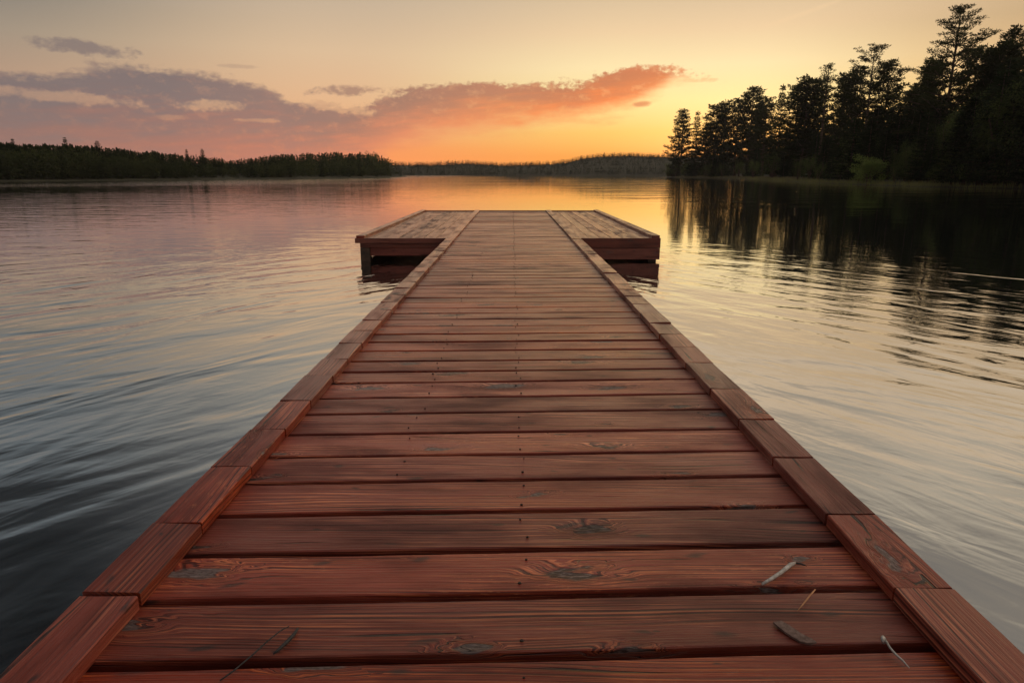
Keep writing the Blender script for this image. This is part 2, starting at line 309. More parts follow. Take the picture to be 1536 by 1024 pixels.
# water
def water_material():
    m, n, out = material('lake_water')
    grp = bpy.data.node_groups.new('wave_height', 'ShaderNodeTree')
    grp.interface.new_socket('P', in_out='INPUT', socket_type='NodeSocketVector')
    grp.interface.new_socket('H', in_out='OUTPUT', socket_type='NodeSocketFloat')
    h = NT(grp); gi = h.new('NodeGroupInput'); go = h.new('NodeGroupOutput')
    x, y, z = h.sep(gi.outputs[0])
    ax = h.m('ABSOLUTE', x)
    dist = h.m('SQRT', h.add(h.mul(x, x), h.mul(y, y)))
    # wake folds running out from both sides of the dock
    c = h.add(h.mul(ax, .80), h.mul(y, .60)); s = h.sub(h.mul(y, .80), h.mul(ax, .60))
    sd = h.mul(h.m('SIGN', x), 40)
    near = h.mul(h.sm(dist, 26, 7), h.sm(y, 17, 8))
    left = h.sm(x, .5, -.5, .62, 1.0)
    w1 = h.mul(h.noise(h.xyz(h.mul(c, 1.6), h.mul(s, .55), sd), 1.0, 2, .45, dist=.9), h.mul(h.mul(near, left), .026))
    w2 = h.mul(h.noise(h.xyz(h.mul(c, 5.5), h.mul(s, 1.6), h.add(sd, 7)), 1.0, 3, .5, dist=.6), h.mul(near, .0055))
    # open-water chop, crests across the view
    patch = h.sm(h.noise(h.xyz(h.mul(x, .022), h.mul(y, .03), 2), 1.0, 2), .38, .62, .45, 1.25)
    side = h.mul(h.sm(x, -12, 8, 1.25, .62), h.sm(h.add(h.m('ABSOLUTE', h.sub(x, h.mul(y, .03))), h.sm(y, 30, 12, 0, 40)), 2, 22, .55, 1.0))
    far = h.mul(h.mul(patch, h.add(side, h.mul(h.sm(dist, 25, 90), h.sm(x, 5, -25, 0, .15)))), h.sm(dist, 3, 14, .35, 1.0))
    w3 = h.mul(h.noise(h.xyz(h.mul(x, .72), h.mul(y, 1.75), 11), 1.0, 2, .5), h.mul(far, .0135))
    w4 = h.mul(h.noise(h.xyz(h.mul(x, 2.6), h.mul(y, 5.5), 17), 1.0, 2, .5), h.mul(h.mul(far, h.sm(x, -5, 10, 1.0, .5)), .0026))
    ruff = h.mul(h.sm(dist, 84, 104), h.sm(x, -12, -45))
    w6 = h.mul(h.noise(h.xyz(h.mul(x, 1.3), h.mul(y, 2.4), 29), 1.0, 2, .5), h.mul(ruff, .045))
    w7 = h.mul(h.noise(h.xyz(h.mul(x, .2), h.mul(y, .75), 31), 1.0, 2, .5), h.mul(h.mul(h.sm(dist, 24, 40), h.sm(x, 0, -15)), .035))
    w7 = h.add(w7, h.mul(h.noise(h.xyz(h.mul(x, .09), h.mul(y, .34), 37), 1.0, 2, .5), h.mul(h.mul(h.sm(dist, 18, 40), h.sm(x, 2, 12)), .060)))
    w5 = h.mul(h.noise(h.xyz(h.mul(x, 9), h.mul(y, 17), 23), 1.0, 2, .5), h.mul(h.sm(dist, 3, 14, .9, .5), .0005))
    tot = h.add(h.add(w1, w2), h.add(h.add(w3, h.add(w6, w7)), h.add(w4, w5)))
    h.put(go.inputs[0], tot)
    g = n.new('ShaderNodeNewGeometry'); P = g.outputs['Position']
    E = .012
    def hh(off):
        v = n.new('ShaderNodeVectorMath', operation='ADD'); n.put(v.inputs[0], P); v.inputs[1].default_value = off
        q = n.new('ShaderNodeGroup'); q.node_tree = grp; n.put(q.inputs[0], v.outputs[0]); return q.outputs[0]
    h0, hx, hy = hh((0, 0, 0)), hh((E, 0, 0)), hh((0, E, 0))
    sx = n.mul(n.sub(h0, hx), 1/E); sy = n.mul(n.sub(h0, hy), 1/E)
    nv = n.new('ShaderNodeVectorMath', operation='NORMALIZE'); n.put(nv.inputs[0], n.xyz(sx, sy, 1.0))
    p = n.new('ShaderNodeBsdfPrincipled')
    p.inputs['Base Color'].default_value = (.006, .008, .008, 1); p.inputs['Roughness'].default_value = .03
    p.inputs['IOR'].default_value = 1.5
    n.put(p.inputs['Normal'], nv.outputs[0])
    gl = n.new('ShaderNodeBsdfGlossy'); gl.inputs['Roughness'].default_value = .03; gl.inputs['Color'].default_value = (1, 1, 1, 1)
    n.put(gl.inputs['Normal'], nv.outputs[0]); mx = n.new('ShaderNodeMixShader'); mx.inputs[0].default_value = .55
    n.l.new(p.outputs[0], mx.inputs[1]); n.l.new(gl.outputs[0], mx.inputs[2]); n.l.new(mx.outputs[0], out.inputs[0]); return m
M['water'] = water_material()

# ------------------------------------------------------------------ mesh helpers
class MB:
    def __init__(s): s.v = []; s.f = []
    def box(s, a, b, bev=0.0):
        (x0, y0, z0), (x1, y1, z1) = a, b
        if bev <= 0:
            k = len(s.v)
            s.v += [(x0,y0,z0),(x1,y0,z0),(x1,y1,z0),(x0,y1,z0),(x0,y0,z1),(x1,y0,z1),(x1,y1,z1),(x0,y1,z1)]
            s.f += [tuple(k+i for i in q) for q in ((0,3,2,1),(4,5,6,7),(0,1,5,4),(1,2,6,5),(2,3,7,6),(3,0,4,7))]
            return
        bm = bmesh.new(); bmesh.ops.create_cube(bm, size=1)
        for v in bm.verts: v.co = Vector(((x0+x1)/2+v.co.x*(x1-x0), (y0+y1)/2+v.co.y*(y1-y0), (z0+z1)/2+v.co.z*(z1-z0)))
        bmesh.ops.bevel(bm, geom=bm.edges[:], offset=bev, segments=2, affect='EDGES', profile=.5)
        k = len(s.v); bm.verts.index_update()
        s.v += [tuple(v.co) for v in bm.verts]; s.f += [tuple(k+v.index for v in f.verts) for f in bm.faces]; bm.free()
    def tube(s, pts, radii, n=5):
        k = len(s.v); N = len(pts)
        for i, p in enumerate(pts):
            p = Vector(p); d = (Vector(pts[min(i+1, N-1)])-Vector(pts[max(i-1, 0)])).normalized()
            u = d.cross(Vector((0, 0, 1)) if abs(d.z) < .9 else Vector((1, 0, 0))).normalized(); w = d.cross(u)
            for j in range(n):
                a = 2*math.pi*j/n; s.v.append(tuple(p+(u*math.cos(a)+w*math.sin(a))*radii[i]))
        for i in range(N-1):
            for j in range(n):
                s.f.append((k+i*n+j, k+i*n+(j+1)%n, k+(i+1)*n+(j+1)%n, k+(i+1)*n+j))
        s.f.append(tuple(k+j for j in range(n))[::-1]); s.f.append(tuple(k+(N-1)*n+j for j in range(n)))
    def blade(s, p, d, L, w, up):                # one narrow leaf
        p = Vector(p); d = Vector(d).normalized(); u = d.cross(Vector(up))
        if u.length < 1e-4: u = d.cross(Vector((1, .2, .1)))
        u.normalize(); k = len(s.v)
        s.v += [tuple(p-u*w*.35), tuple(p+d*L*.5-u*w*.5), tuple(p+d*L), tuple(p+d*L*.5+u*w*.5)]
        s.f.append((k, k+1, k+2, k+3))
    def mesh(s, name, mat, smooth=False):
        me = bpy.data.meshes.new(name); me.from_pydata([tuple(v) for v in s.v], [], s.f)
        me.materials.append(mat)
        if smooth:
            for p in me.polygons: p.use_smooth = True
        me.update(); return me
    def build(s, name, mat, parent=None, smooth=False):
        o = bpy.data.objects.new(name, s.mesh(name, mat, smooth)); col.objects.link(o)
        if parent: o.parent = parent
        return o
def tag(o, label=None, cat=None, group=None, kind=None):
    if label: o['label'] = label
    if cat: o['category'] = cat
    if group: o['group'] = group
    if kind: o['kind'] = kind
    return o
def empty(name, loc=(0, 0, 0)):
    o = bpy.data.objects.new(name, None); col.objects.link(o); o.location = loc; o.empty_display_size = .2
    return o

# ------------------------------------------------------------------ the lake
mb = MB(); mb.v = [(-1000, -300, 0), (1000, -300, 0), (1000, 1000, 0), (-1000, 1000, 0)]; mb.f = [(0, 1, 2, 3)]
tag(mb.build('lake_water', M['water']), kind='structure')

# ------------------------------------------------------------------ the dock
rng = random.Random(5)
def pix_d(y):                      # distance along the deck of a pixel row at the image centre
    v = (y-512)/F; return (1 - v*251/F)*F/(y-261)
dock = empty('wooden_dock', (0, 0, 0))
tag(dock, 'reddish brown plank dock running straight out to a wide T shaped end platform', 'dock')
XL, XR = -.882, .917
seams = [pix_d(y) for y in (984, 892, 823.5, 766, 719, 681, 647.5, 617.4, 594, 572, 555, 540)]
END = 19.1
while seams[-1] < END-.12: seams.append(seams[-1] + .2175 + rng.uniform(-.007, .007))
seams[-1] = END
first = []
y = seams[0]
while y > -.9: y -= .222; first.append(y)
seams = first[::-1] + seams
SK = .036                          # the planks lie a little askew
def plank(m, x0, x1, y0, y1, zt, th, seg, axis=0, jit=1.0, skew=0.0, dip=0.0):
    W2 = (y1-y0)/2; c = (y0+y1)/2; ch = .003
    ph = rng.uniform(0, 99); cup = rng.uniform(-.0025, .0015)*jit; tz = rng.uniform(-.0022, .0022)*jit; tl = rng.uniform(-.002, .002)*jit
    k = len(m.v); n = 8
    prof = [(-W2, -th), (-W2, -ch), (-W2+ch, 0), (-W2*.35, 0), (W2*.35, 0), (W2-ch, 0), (W2, -ch), (W2, -th)]
    e0 = rng.uniform(-.004, .004)*jit; e1 = rng.uniform(-.004, .004)*jit
    for i in range(seg+1):
        t = i/seg; x = x0+e0+(x1+e1-x0-e0)*t
        for q, (py, pz) in enumerate(prof):
            ey = mnoise.noise(Vector((x*3.1, ph, 3.0 if py < 0 else 9.0)))*.0034*jit + mnoise.noise(Vector((x*11, ph, 5.0 if py < 0 else 2.0)))*.0012*jit
            ez = mnoise.noise(Vector((x*1.3, ph, 7.7)))*.0022*jit
            Y = c+py+(ey if abs(py) > W2*.5 else 0)+skew*x
            Z = zt+pz+tz*py/W2+tl*(t-.5)*2+(cup*(1-(py/W2)**2) if pz > -.003 else 0)+(ez if pz > -.01 else 0)
            m.v.append((x, Y, Z) if axis == 0 else (Y, x, Z))
    for i in range(seg):
        for j in range(n):
            a, b, c_, d = k+i*n+j, k+i*n+(j+1) % n, k+(i+1)*n+(j+1) % n, k+(i+1)*n+j
            m.f.append((a, b, c_, d) if axis == 1 else (a, d, c_, b))
    a = tuple(k+j for j in range(n)); b = tuple(k+seg*n+j for j in range(n))
    m.f.append(a if axis == 0 else a[::-1]); m.f.append(b[::-1] if axis == 0 else b)
dk = MB()
for y0, y1 in zip(seams, seams[1:]):
    gap = .015 if y0 < 6 else .0115
    last = y1 > END-.01
    plank(dk, XL-.10, XR+.10, y0+gap, y1-(gap if not last else 0), DECK, .032, 30 if y0 < 5 else 12, skew=SK if not last else SK*.5)
dk.build('deck', M['deck'], dock)

# low edge boards: short blocks, then one long board beside the platform
RT = DECK+.038
def block(x0, x1, y0, y1, name, mat, seg, jit):
    m = MB(); plank(m, y0, y1, x0, x1, RT+rng.uniform(-.002, .002)*jit, .0365, seg, axis=1, jit=jit)
    return m.build(name, mat, dock)
def pix_r(y): return pix_d(y)*.962
cuts = {}
for side, ys in ((-1, (890, 785, 700, 643, 600, 563)), (1, (880, 770, 684.5, 628.5, 583, 542.5))):
    c = [pix_r(y) for y in ys]
    while c[-1] < 10.5: c.append(c[-1]+.335+rng.uniform(-.02, .02))
    p = c[0]
    while p > -.8: p -= .335; c.insert(0, p)
    cuts[side] = c
    x0, x1 = (-1.019, XL) if side < 0 else (XR, 1.061)
    for a, b in zip(c, c[1:]):
        o = block(x0, x1, a+.0055, b-.0055, 'edge_board', M['rail'], 8, 1.0)
    block(x0+.004, x1-.004, c[-1]+.003, END+.06, 'edge_rail', M['rail'], 30, .7)

# frame below the deck: side joists, cross beams, posts
for x0, x1 in ((-1.012, -.962), (-.06, .0), (.988, 1.046)):
    m = MB(); m.box((x0, -.9, DECK-.20), (x1, 11.0, DECK-.034), .004); m.build('stringer', M['rail'], dock)
for yy in (1.2, 4.2, 7.2, 10.2):
    m = MB(); m.box((-.955, yy, DECK-.18), (.98, yy+.07, DECK-.036), .004); m.build('cross_beam', M['beam'], dock)
    for sx in (-.90, .92):
        m = MB(); m.tube([(sx, yy+.13, -1.2), (sx, yy+.13, DECK-.036)], [.055, .055], 12); m.build('post', M['post'], dock)

# end platform
PX0, PX1, PY0 = -2.46, 2.33, 11.0
for (a, b) in ((PX0, -1.022), (1.064, PX1)):
    m = MB(); n_ = 7; w = (b-a)/n_
    for i in range(n_):
        plank(m, PY0+.03, END-.02, a+i*w+.004, a+(i+1)*w-.004, DECK-.004, .032, 20, axis=1, jit=.8)
    m.build('platform_deck', M['deck_long'], dock)
def bar(name, a, b, mat, bev=.006):
    m = MB(); m.box(a, b, bev); return m.build(name, mat, dock)
# raised outer and far edges; far one extended down to block light underneath
bar('platform_edge', (PX0-.03, PY0-.02, DECK-.03), (PX0+.10, END+.02, DECK+.045), M['rail'])
bar('platform_edge', (PX1-.09, PY0+.02, DECK-.03), (PX1+.04, END+.02, DECK+.045), M['rail'])
bar('far_edge_skirt', (PX0-.03, END+.022, DECK-.345), (PX1+.04, END+.10, DECK+.022), M['beam'])
# left face: lip board, dark beam set back, red beam behind, corner post
bar('fascia_board', (PX0-.05, PY0-.03, DECK-.075), (-1.03, PY0+.028, DECK+.004), M['beam'])
bar('fascia_board', (PX0+.02, PY0+.01, DECK-.15), (-1.03, PY0+.05, DECK-.078), M['beam'])
bar('red_beam', (PX0+.16, PY0+.06, DECK-.285), (-1.03, PY0+.12, DECK-.152), M['redbeam'])
bar('corner_post', (PX0+.02, PY0+.012, -.9), (PX0+.17, PY0+.17, DECK-.152), M['post'])
# right face: two deep boards almost down to the water
bar('fascia_board', (1.07, PY0-.03, DECK-.155), (PX1+.045, PY0+.018, DECK+.006), M['beam'])
bar('fascia_board', (1.07, PY0-.026, DECK-.335), (PX1+.042, PY0+.02, DECK-.158), M['beam'])
bar('corner_post', (PX1-.13, PY0+.03, -.9), (PX1+.0, PY0+.16, DECK-.04), M['post'])
# outer sides of the platform, made deep to keep the underside dark
bar('side_beam_skirt', (PX0-.01, PY0+.18, DECK-.34), (PX0+.04, END, DECK-.04), M['rail'])
bar('side_beam_skirt', (PX1-.03, PY0+.18, DECK-.34), (PX1+.02, END, DECK-.04), M['rail'])
for sx in (PX0+.1, PX1-.1, -.95, .98):
    m = MB(); m.tube([(sx, END-.15, -1.2), (sx, END-.15, DECK-.045)], [.06, .06], 12); m.build('post', M['post'], dock)

# nail heads: two per plank down the middle, some further out
spots = []
for y0, y1 in zip(seams, seams[1:]):
    if y1 < .9: continue
    for q in (.24, .76):
        if rng.random() < .14: continue
        x = .032+rng.uniform(-.013, .013); spots.append((x, y0+(y1-y0)*q+SK*x+rng.uniform(-.014, .014)))
    if 2.0 < y0 < 9:
        for q in (.25, .75):
            if rng.random() < .7:
                x = -.40+rng.uniform(-.02, .02); spots.append((x, y0+(y1-y0)*q+SK*x))
spots.sort(key=lambda p: p[1])
def nail(m, x, y, r): m.tube([(x, y, DECK-.01), (x, y, DECK+.0022), (x, y, DECK+.0030)], [r, r, r*.7], 8)
for x, y in spots[:100]:
    m = MB(); nail(m, x, y, rng.uniform(.0026, .0046)); m.build('nail_head', M['nail'], dock)
m = MB()
for x, y in spots[100:]: nail(m, x, y, .0045)
tag(m.build('nail_heads', M['nail'], dock), kind='stuff')

# ------------------------------------------------------------------ small things lying on the deck
def on_deck(px, py, dz=0.0): return ground(px, py, DECK+.004+dz)
def strand(name, pix, radii, mat, label, cat, lift=None, n=7):
    pts = [on_deck(px, py) + Vector((0, 0, radii[i]+(lift[i] if lift else 0))) for i, (px, py) in enumerate(pix)]
    o0 = pts[0].copy(); m = MB(); m.tube([p-o0 for p in pts], radii, n)
    o = m.build(name, mat, None, True); o.location = o0; return tag(o, label, cat)
strand('wood_shaving', [(1143, 877), (1158, 869), (1172, 860), (1186, 849), (1193, 845)], [.003, .0045, .005, .0058, .003], M['palewood'],
       'pale grey curled wood shaving on the second plank, near the right edge boards', 'wood scrap')
strand('dark_sliver', [(1194, 846), (1202, 846.5), (1210, 849)], [.003, .0026, .0012], M['twig'],
       'tiny dark sliver touching the upper tip of the pale grey shaving', 'wood scrap')
strand('wood_splinter', [(1196, 916), (1205, 908), (1214, 899), (1222, 892)], [.0008, .002, .0022, .0016], M['splinter'],
       'thin orange wood splinter sticking up beside a dark knot', 'wood splinter', lift=[0, .004, .009, .014])
np_ = strand('bent_nail', [(1328, 967), (1334, 976), (1343, 985), (1353, 993), (1364, 1002)], [.0026, .0026, .0026, .0024, .0012], M['steel'],
       'pale bent steel nail with a round head lying near the bottom right', 'nail', lift=[.008, .006, .004, .003, 0])
m = MB(); p = on_deck(1327, 966)-np_.location
m.tube([p+Vector((-.004, .004, .009)), p+Vector((-.002, .002, .0105)), p+Vector((0, 0, .012))], [.0085, .009, .005], 12); m.build('nail_cap', M['steel'], np_, True)
m = MB()                            # a flat peeling wood flake
pl = [(1160, 932), (1172, 930), (1186, 938), (1202, 949), (1218, 957), (1225, 962), (1216, 964), (1200, 961), (1184, 951), (1170, 941)]
top = [on_deck(*q, .004) for q in pl]; o0 = top[0].copy(); k = len(pl)
m.v = [tuple(v-o0) for v in top] + [tuple(v-o0-Vector((0, 0, .005))) for v in top]
m.f = [tuple(range(k))[::-1], tuple(range(k, 2*k))] + [(i, (i+1) % k, k+(i+1) % k, k+i) for i in range(k)]
o = m.build('wood_flake', M['peelwood']); o.location = o0
tag(o, 'dull brown flat wood flake peeling off the plank below the orange splinter', 'wood scrap')
strand('dry_twig', [(330, 1021), (352, 1006), (378, 986), (402, 965), (422, 949), (434, 942)], [.0016, .0018, .0018, .0016, .0014, .001], M['twig'],
       'long thin dark twig lying slantwise at the bottom left of the deck', 'twig', lift=[0, .001, .004, .006, .006, .005])
strand('dead_leaf_stalk', [(410, 981), (420, 974), (432, 963), (442, 952), (447, 943)], [.0015, .0035, .0042, .0038, .0028], M['steel' if False else 'twig'],
       'short thick bluish dark stalk beside the long thin twig', 'twig')

# ------------------------------------------------------------------ trees
def jit(r, a): return r.uniform(-a, a)
def tufts(m, r, c, rad, flat, n, L, w, updir=.35):
    for _ in range(n):
        a = r.uniform(0, 2*math.pi); q = math.sqrt(r.random())*rad
        p = Vector(c) + Vector((math.cos(a)*q, math.sin(a)*q, jit(r, rad*flat)))
        d = Vector((math.cos(a)+jit(r, .8), math.sin(a)+jit(r, .8), updir+jit(r, .7)))
        m.blade(p, d, L*r.uniform(.6, 1.3), w*r.uniform(.7, 1.2), (jit(r, 1), jit(r, 1), 1))

def pine_meshes(seed, start=.35, width=.2, whorls=34, cone=.6, droop=.05, dens=1.0, leaf=1.0, levels=0, flat=.42):
    r = random.Random(seed); t = MB(); c = MB()
    lean = (jit(r, .02), jit(r, .02))
    cen = lambda z: Vector((lean[0]*math.sin(z*3), lean[1]*math.sin(z*2.4), z))
    rad = lambda z: .0125*(1-z)**.8+.0016
    zs = [i/14 for i in range(15)]
    t.tube([cen(z) - (Vector((0, 0, .03)) if z == 0 else Vector()) for z in zs], [rad(z)*(1.4 if z == 0 else 1) for z in zs], 7)
    az_ = r.uniform(0, 6)
    for i in range(whorls):
        z = start + (1-start)*((i+r.uniform(.1, .9))/whorls)**.92
        if levels: z = start+(1-start)*min(1, (int((i+.5)/whorls*levels)+.5+jit(r, .34))/levels)
        f = (z-start)/(1-start)
        L = width*((1-f)**cone)*r.uniform(.5, 1.2)*(1.0 if f > .12 else .75)+.022
        az_ += 2.4+jit(r, .5)
        rise = .16+.55*f+jit(r, .16)
        d = Vector((math.cos(az_), math.sin(az_), rise))
        p0 = cen(z); pts = [p0]
        for k in range(1, 5):
            s = k/4; pts.append(p0 + Vector((d.x*L*s, d.y*L*s, rise*L*s - droop*L*math.sin(s*3.1)*1.4 + jit(r, .004))))
        t.tube(pts, [rad(z)*.42*(1-.2*k) + .0006 for k in range(5)], 4)
        nb = max(2, int(L/.022))
        for k in range(nb):
            s = .30+.72*(k+.5)/nb
            q = pts[min(3, int(s*4))].lerp(pts[min(4, int(s*4)+1)], (s*4) % 1 if s < 1 else 1)
            side = Vector((-d.y, d.x, 0))*L*jit(r, .38)*(1.15-s)
            tufts(c, r, q+side+Vector((0, 0, jit(r, .008)+.004)), .019+.011*r.random(), flat, int(24*dens), .024*leaf, .0085*leaf, .5)
    tufts(c, r, cen(.985), .018, 1.0, 60, .02, .007, 1.0)
    return t.mesh('trunk', M['bark'], True), c.mesh('crown', M['pine'])

def spruce_meshes(seed, width=.17, start=.05, whorls=30, fat=.85):
    r = random.Random(seed); t = MB(); c = MB()
    t.tube([(0, 0, -.03), (0, 0, .4), (0, 0, 1)], [.016, .010, .0012], 6)
    for i in range(whorls):
        f = (i+r.random()*.6)/whorls; z = start+(1-start)*f
        n = r.randint(6, 8); a0 = r.uniform(0, 6)
        for k in range(n):
            L = width*((1-f)**fat)*r.uniform(.66, 1.15)+.012
            a = a0+k*2*math.pi/n+jit(r, .3); d = Vector((math.cos(a), math.sin(a), 0)); drop = -.28+.5*f+jit(r, .15)
            if L > .05 and k % 2 == 0: t.tube([(0, 0, z), tuple(d*L*.9+Vector((0, 0, z+drop*L*.9)))], [.0022, .0008], 3)
            steps = max(2, int(L/.016))
            for q in range(steps):
                s = (q+.6)/steps
                p = Vector((0, 0, z)) + d*L*s + Vector((0, 0, drop*L*s+.25*L*s*s))
                for _ in range(4):
                    dd = d+Vector((jit(r, .9), jit(r, .9), -.35+jit(r, .5)))
                    c.blade(p+Vector((jit(r, .008), jit(r, .008), jit(r, .006))), dd, .038*r.uniform(.6, 1.2), .0135, (jit(r, .6), jit(r, .6), 1))
    for _ in range(14): c.blade((0, 0, .985+.012*r.random()), (jit(r, .7), jit(r, .7), 1), .016, .004, (1, 0, 0))
    return t.mesh('trunk', M['bark'], True), c.mesh('crown', M['spruce'])

def leafy_meshes(seed, wide=.42, mat='leaf', stems=5, n=3200, low=.08, leaf=.03):
    r = random.Random(seed); t = MB(); c = MB(); blobs = []
    for i in range(stems):
        a = i*2.4+jit(r, .4); sp = r.uniform(.25, .8)*wide; h = r.uniform(.6, .9)
        pts = [(0+.02*math.cos(a), .02*math.sin(a), -.03), (.35*sp*math.cos(a), .35*sp*math.sin(a), h*.45), (sp*.8*math.cos(a), sp*.8*math.sin(a), h*.85)]
        t.tube(pts, [.016, .011, .003], 5)
        for k in range(7):
            s = r.uniform(.2, 1.05); b = r.uniform(0, 6.28); rr = r.uniform(.05, .14)
            blobs.append((Vector(pts[1]).lerp(Vector(pts[2]), s)+Vector((math.cos(b)*rr, math.sin(b)*rr, jit(r, .12))), r.uniform(.06, .13)))
    for k in range(int(14*wide/.4)):
        a = r.uniform(0, 6.28); q = wide*math.sqrt(r.random()); z = r.uniform(low+.04, .85)*(1-(q/wide)**2*.6)
        blobs.append((Vector((math.cos(a)*q, math.sin(a)*q, z)), r.uniform(.06, .13)))
    for b, rad in blobs:
        for _ in range(int(n/len(blobs))):
            d = Vector((r.gauss(0, 1), r.gauss(0, 1), r.gauss(0, 1))).normalized(); p = b+d*rad*(r.random()**.4)
            if p.z < low*.4: continue
            c.blade(p, d+Vector((jit(r, .8), jit(r, .8), jit(r, .8)-.1)), leaf*r.uniform(.6, 1.2), leaf*.42, (jit(r, 1), jit(r, 1), 1))
    return t.mesh('trunk', M['bark'], True), c.mesh('crown', M[mat])

PINES = [pine_meshes(1, .12, .22, 66, .6, dens=1.3, leaf=1.2, flat=.45), pine_meshes(2, .18, .20, 58, .42, dens=1.35, leaf=1.2, flat=.5), pine_meshes(3, .15, .17, 56, .36, dens=1.35, leaf=1.2, flat=.5), pine_meshes(4, .10, .18, 64, .5, .1, dens=1.3, leaf=1.2, flat=.45)]
BIGPINE = pine_meshes(11, .24, .37, 66, .78, -.03, 1.9, .62, 12, .22)
WIDEPINE = pine_meshes(12, .24, .22, 50, .30, .02, 1.7, .68, 9, .26)
THINPINE = pine_meshes(13, .48, .10, 34, .4, .08, 1.1, .8)
SPRUCES = [spruce_meshes(21), spruce_meshes(22, .14), spruce_meshes(23, .20, .03, 26, .7)]
LEAFY = [leafy_meshes(31), leafy_meshes(32, .34), leafy_meshes(33, .5)]
WILLOW = leafy_meshes(41, .62, 'willow', 8, 7000, .02, .045)

def tree(name, meshes, base, h, rz, label, cat, group=None, wide=1.0, tilt=(0, 0)):
    o = empty(name, base); o.scale = (h*wide, h*wide, h); o.rotation_euler = (tilt[0], tilt[1], rz)
    for nm, me in (('trunk', meshes[0]), ('crown', meshes[1])):
        c = bpy.data.objects.new(nm, me); col.objects.link(c); c.parent = o
    return tag(o, label, cat, group)

# ---- right shore
RS = [ground(984, 265.6), ground(995, 266), ground(1040, 266.6), ground(1100, 268), ground(1140, 270), ground(1200, 273.4), ground(1300, 277.8), ground(1400, 280.6), ground(1536, 283.6)]
RSy = sorted([(p.y, p.x) for p in RS]); RSy = [(-200, 44), (30, 44.5)] + RSy
tip = RSy[-1]; RSy += [(tip[0]+40, tip[1]+16), (tip[0]+120, tip[1]+60), (tip[0]+300, tip[1]+190)]
def shore_x(Y): return interp(RSy, Y) + mnoise.noise(Vector((Y*.06, 3, 1)))*1.1
def land_z(k): return interp([(-2, -.5), (0, -.03), (1, .10), (4, .35), (12, .9), (40, 3.2), (120, 7), (700, 14)], k)
def land(name, mat, edge, offs, zf, ys, sx):
    m = MB(); n = len(offs)
    for Y in ys:
        for k in offs: m.v.append((edge(Y)+sx*k, Y+mnoise.noise(Vector((k, Y*.1, 0)))*0, zf(k)+(mnoise.noise(Vector((k*.3, Y*.15, 2)))*.12 if k > 1 else 0)))
    for i in range(len(ys)-1):
        for j in range(n-1):
            q = (i*n+j, i*n+j+1, (i+1)*n+j+1, (i+1)*n+j); m.f.append(q if sx > 0 else q[::-1])
    return tag(m.build(name, mat, None, True), kind='structure')
land('shore', M['soil'], shore_x, [-2, 0, 1, 2, 4, 7, 12, 20, 40, 80, 120, 300, 600], land_z, [-200, -100, -40, 0]+[20+4*i for i in range(100)], 1)

def spot(px, k):                     # a point k metres inland seen in the column px
    a = (px-768)/F
    Y = 30.0
    while Y < 330:
        X = a*(Y*CT+CAMZ*ST)         # column at ground height
        if X - shore_x(Y) >= k: return Vector((X, Y, land_z(k)))
        Y += .5
    return None
def grow(name, meshes, px, py, k, label, cat, group=None, wide=1.0, rz=None, wmax=None):
    b = spot(px, k)
    if b is None: return None
    for _ in range(3):               # the tip, not the foot, stands in column px
        top = at_y(px, py, b.y); b.x = top.x
    h = top.z - b.z
    return tree(name, meshes, b, h, rng.uniform(0, 6.28) if rz is None else rz, label, cat, group, wide)

grow('pine_tree', BIGPINE, 1443, 13, 14, 'tallest pine with wide layered plates of branches, rising above the forest on the right', 'tree', rz=.4)
grow('pine_tree', WIDEPINE, 1313, 74, 12, 'broad flat topped pine standing clear left of the tallest pine', 'tree', rz=2.0)
grow('pine_tree', THINPINE, 1243, 99, 10, 'slim bare trunked pine with narrow pointed crown left of the broad flat topped pine', 'tree')
grow('pine_tree', PINES[3], 1024, 167, 5, 'ragged pine at the far left tip of the wooded right shore', 'tree', wide=1.25)
grow('spruce_tree', SPRUCES[1], 1047, 167, 4.5, 'slender dark spruce right beside the ragged pine at the tip of the shore', 'tree')
grow('spruce_tree', SPRUCES[1], 1175, 127, 6, 'pointed tree with pale lower trunk poking up in the middle of the treeline', 'tree', wide=.8)
grow('pine_tree', PINES[0], 1524, 48, 20, 'tall dark pine cut by the right edge of the photo', 'tree')
grow('pine_tree', PINES[1], 1487, 80, 16, 'loose crowned pine just right of the tallest pine', 'tree')
for px, py, v, k, w in ((1076, 160, 2, 7, 1.3), (1092, 156, 1, 7, 1), (1110, 152, 2, 8, 1.2), (1130, 136, 1, 8, 1.1), (1152, 149, 2, 9, 1.2), (1198, 130, 2, 9, 1.2),
                        (1212, 121, 1, 9, 1.1), (1228, 122, 2, 12, 1.1), (1266, 116, 1, 15, 1.0), (1285, 106, 2, 14, 1.1), (1335, 96, 2, 16, 1.0), (1392, 104, 3, 17, 1.0), (1410, 92, 1, 20, 1),
                        (1467, 76, 2, 22, 1.1), (1505, 70, 1, 17, 1.0), (1062, 186, 3, 6, 1.2), (1140, 160, 3, 11, 1.1), (1376, 132, 1, 15, 1.0), (1580, 20, 0, 18, 1), (1640, 40, 1, 15, 1), (1700, 10, 0, 12, 1)):
    grow('pine_tree', PINES[v], px, py, k, 'dark ragged pine among the sunlit gaps along the right treeline', 'tree', 'pines along the right treeline', w*1.08)
MASS = [(995, 242), (1040, 235), (1085, 226), (1120, 214), (1160, 196), (1210, 184), (1260, 170), (1310, 158), (1370, 152), (1420, 138), (1465, 118), (1500, 92), (1540, 66), (1700, 40)]
r2 = random.Random(77)
